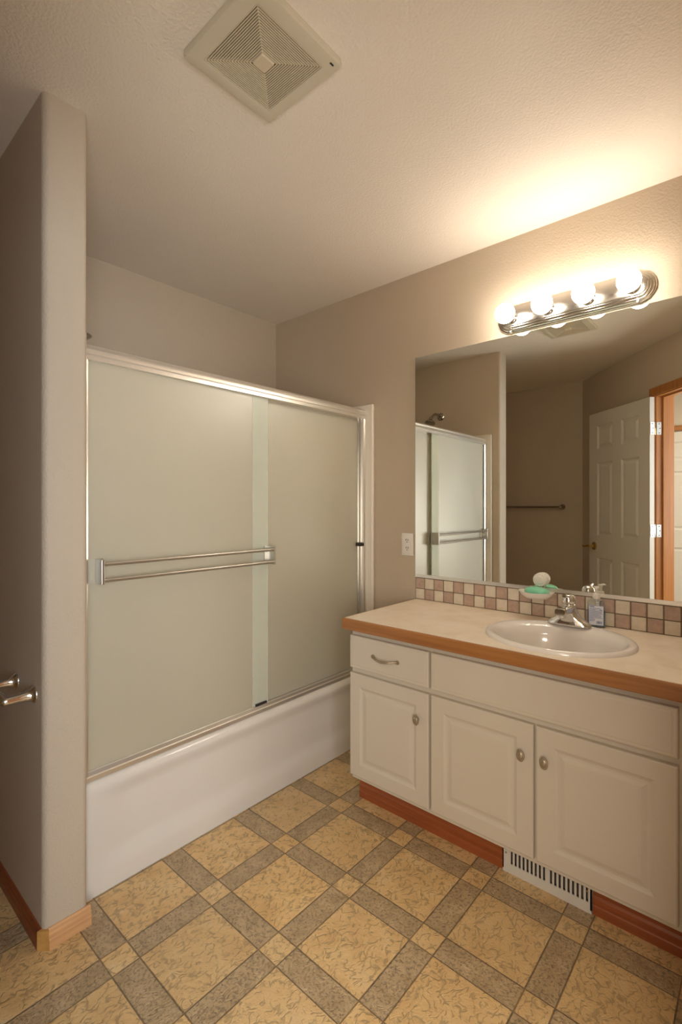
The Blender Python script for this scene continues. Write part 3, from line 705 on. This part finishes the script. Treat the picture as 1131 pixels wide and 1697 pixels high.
o = obj('soap_bar', bm, 'soap', None, True); tag(o, 'green oval bar of soap lying in the white soap dish', 'soap')

# pump bottle
PX, PY, PZ = -.506, 2.078, ZT
pb = thing('soap_bottle', 'clear pump bottle of hand cleanser with a blue text label beside the faucet', 'soap bottle', (PX, PY, PZ), math.radians(12), local=True)
def bot(bm, secs, e=3.2): sup(bm, secs, 40, e)
bm = BM(); bot(bm, [(0, 0, .001, .029, .018), (0, 0, .005, .031, .020), (0, 0, .088, .031, .020), (0, 0, .098, .028, .018), (0, 0, .106, .018, .014), (0, 0, .109, .012, .012), (0, 0, .116, .012, .012)]); obj('bottle_body', bm, 'clear', pb, 50)
bm = BM(); bot(bm, [(0, 0, .003, .0275, .0165), (0, 0, .006, .0295, .0185), (0, 0, .062, .0295, .0185)]); obj('liquid', bm, 'liquid', pb, 50)
bm = BM(); fl = lambda a, b_, d: (a, -.0203-d, b_)
box(bm, -.025, .025, -.0212, -.0203, .010, .084, mi=0)
random.seed(3)
def ink(x0, x1, z0, z1, mi=1): box(bm, x0, x1, -.0216, -.0213, z0, z1, mi=mi)
ink(-.022, -.006, .0785, .0815)
for k in range(17):
    z_ = .0735-k*.0031; x_ = -.022
    end = random.uniform(.010, .021)
    if k in (2,): ink(.012, .021, z_, z_+.0022); end = -.004
    if k > 12: end = random.uniform(-.012, -.004)
    while x_ < end:
        wd = random.uniform(.002, .006); ink(x_, min(x_+wd, .022), z_, z_+.0014); x_ += wd+.0011
for k in range(12): ink(.0015+k*.0016, .0015+k*.0016+random.choice((.0007, .0011)), .0155, .0255)
for xx0, xx1, z0, z1 in ((-.025, .025, .0095, .0103), (-.025, .025, .0835, .0843), (-.0252, -.0244, .0095, .0843), (.0244, .0252, .0095, .0843)): ink(xx0, xx1, z0, z1)
obj('label', bm, ['labelwhite', 'labelblue'], pb)
bm = BM(); lathe(bm, [(.0135, .108), (.0135, .126), (.011, .129), (.0065, .130), (.0065, .146), (.0085, .147), (.0095, .153), (.007, .156), (0, .1565)], (0, 0, 0), 'z', 28); pp = obj('pump', bm, 'vinylwhite', pb, 40)
bm = BM(); tube(bm, [(0, .004, .1520), (0, -.014, .1535), (0, -.030, .1525), (0, -.038, .1495)], [.006, .0055, .0045, .0035], 14, sy=.75); obj('nozzle', bm, 'vinylwhite', pp, 50)
bm = BM(); tube(bm, [(0, 0, .012), (0, 0, .108)], .0025, 10); obj('dip_tube', bm, 'vinylwhite', pb, 50)

# ------------------------------------------------------------------ ceiling exhaust grille
EX0, EX1, EY0, EY1 = -1.143, -.851, .684, .973
ef = thing('exhaust_fan', 'square cream exhaust fan grille on the ceiling', 'exhaust fan', ((EX0+EX1)/2, (EY0+EY1)/2, H))
ec = Vector(((EX0+EX1)/2, (EY0+EY1)/2))
def rsq(h_, r_, n=4):
    pts = []
    for sx_, sy_, a0 in ((1, 1, 0), (-1, 1, 90), (-1, -1, 180), (1, -1, 270)):
        for i in range(n+1):
            a = math.radians(a0+90*i/n); pts.append((ec.x+sx_*(h_-r_)+r_*math.cos(a), ec.y+sy_*(h_-r_)+r_*math.sin(a)))
    return pts
def loft(bm, levels):
    rs = [[bm.verts.new((*p, z)) for p in rsq(h_, r_)] for h_, r_, z in levels]
    for a, c in zip(rs, rs[1:]):
        k = len(a)
        for i in range(k): bm.faces.new((a[i], a[(i+1) % k], c[(i+1) % k], c[i]))
    return rs
bm = BM(); loft(bm, [(.146, .006, H-.0005), (.146, .006, H-.014), (.144, .005, H-.019), (.112, .004, H-.024), (.109, .004, H-.023), (.109, .004, H-.006)])
obj('grille_frame', bm, 'ventcream', ef, 30)
bm = BM(); nr = 16
for k in range(nr):
    h0 = .108-k*(.108-.022)/nr; z0 = H-.0225+.0000*k
    loft(bm, [(h0, .003, z0+.0028), (h0, .003, z0+.0004), (h0-.0004, .003, z0), (h0-.0022, .003, z0), (h0-.0026, .003, z0+.0004), (h0-.0026, .003, z0+.0028)])
for a_ in (0, PI/2, PI, 1.5*PI):      # thin ribs that carry the rings
    u0 = Vector((math.cos(a_+PI/4), math.sin(a_+PI/4)))
    p0 = ec+u0*.02; p1 = ec+u0*.150; nn = Vector((-u0.y, u0.x))*.0011
    prism(bm, [tuple(p0+nn), tuple(p1+nn), tuple(p1-nn), tuple(p0-nn)], H-.0205, H-.013, lambda a, b_, d: (a, b_, d))
rs = loft(bm, [(.024, .006, H-.012), (.021, .006, H-.0235), (.019, .005, H-.0255)]); bm.faces.new(rs[-1])
obj('louvres', bm, 'grillecream', ef)
bm = BM(); box(bm, ec.x-.108, ec.x+.108, ec.y-.108, ec.y+.108, H-.0125, H-.006); obj('duct_backing', bm, 'void', ef)
bm = BM(); box(bm, EX1-.016, EX1-.012, EY1-.030, EY1-.018, H-.0225, H-.0208, 0); obj('clip_slot', bm, 'void', ef)

# ------------------------------------------------------------------ toilet paper holder on the wing wall, towel bar in the nook
tp = thing('toilet_paper_holder', 'chrome toilet paper holder posts on the dark side of the wing wall', 'paper holder', (-1.70, .485, .71))
for x_ in (-1.616, -1.784):
    bm = BM(); lathe(bm, [(.0245, -.0005), (.0245, -.004), (.021, -.007), (.0185, -.010), (.0165, -.014), (.0145, -.026), (.0130, -.045), (.0125, -.070), (.0120, -.080), (.008, -.086), (0, -.087)], (x_, .485, .71), 'y', 28); obj('post', bm, 'chrome', tp, 50)
bm = BM(); tube(bm, [(-1.778, .414, .71), (-1.772, .414, .71), (-1.765, .414, .71), (-1.635, .414, .71), (-1.628, .414, .71), (-1.622, .414, .71)], [.004, .005, .009, .009, .005, .004], 18); obj('roller', bm, 'chrome', tp, 50)
tb = thing('towel_bar', 'dark chrome towel bar on the nook wall, seen in the mirror', 'towel bar', (-1.80, YN, 1.25))
for x_ in (-1.513, -2.12):
    bm = BM(); lathe(bm, [(.026, .0005), (.026, .004), (.021, .010), (.012, .015), (.011, .040), (.016, .048), (.018, .056), (.016, .066), (.008, .071), (0, .072)], (x_, YN, 1.25), 'y', 28); obj('bar_post', bm, 'darkbar', tb, 50)
bm = BM(); tube(bm, [(-2.12, YN+.056, 1.25), (-1.513, YN+.056, 1.25)], .010, 18); obj('rail', bm, 'darkbar', tb, 50)
for o in bpy.data.objects:
    if '_wb' in o: del o['_wb']
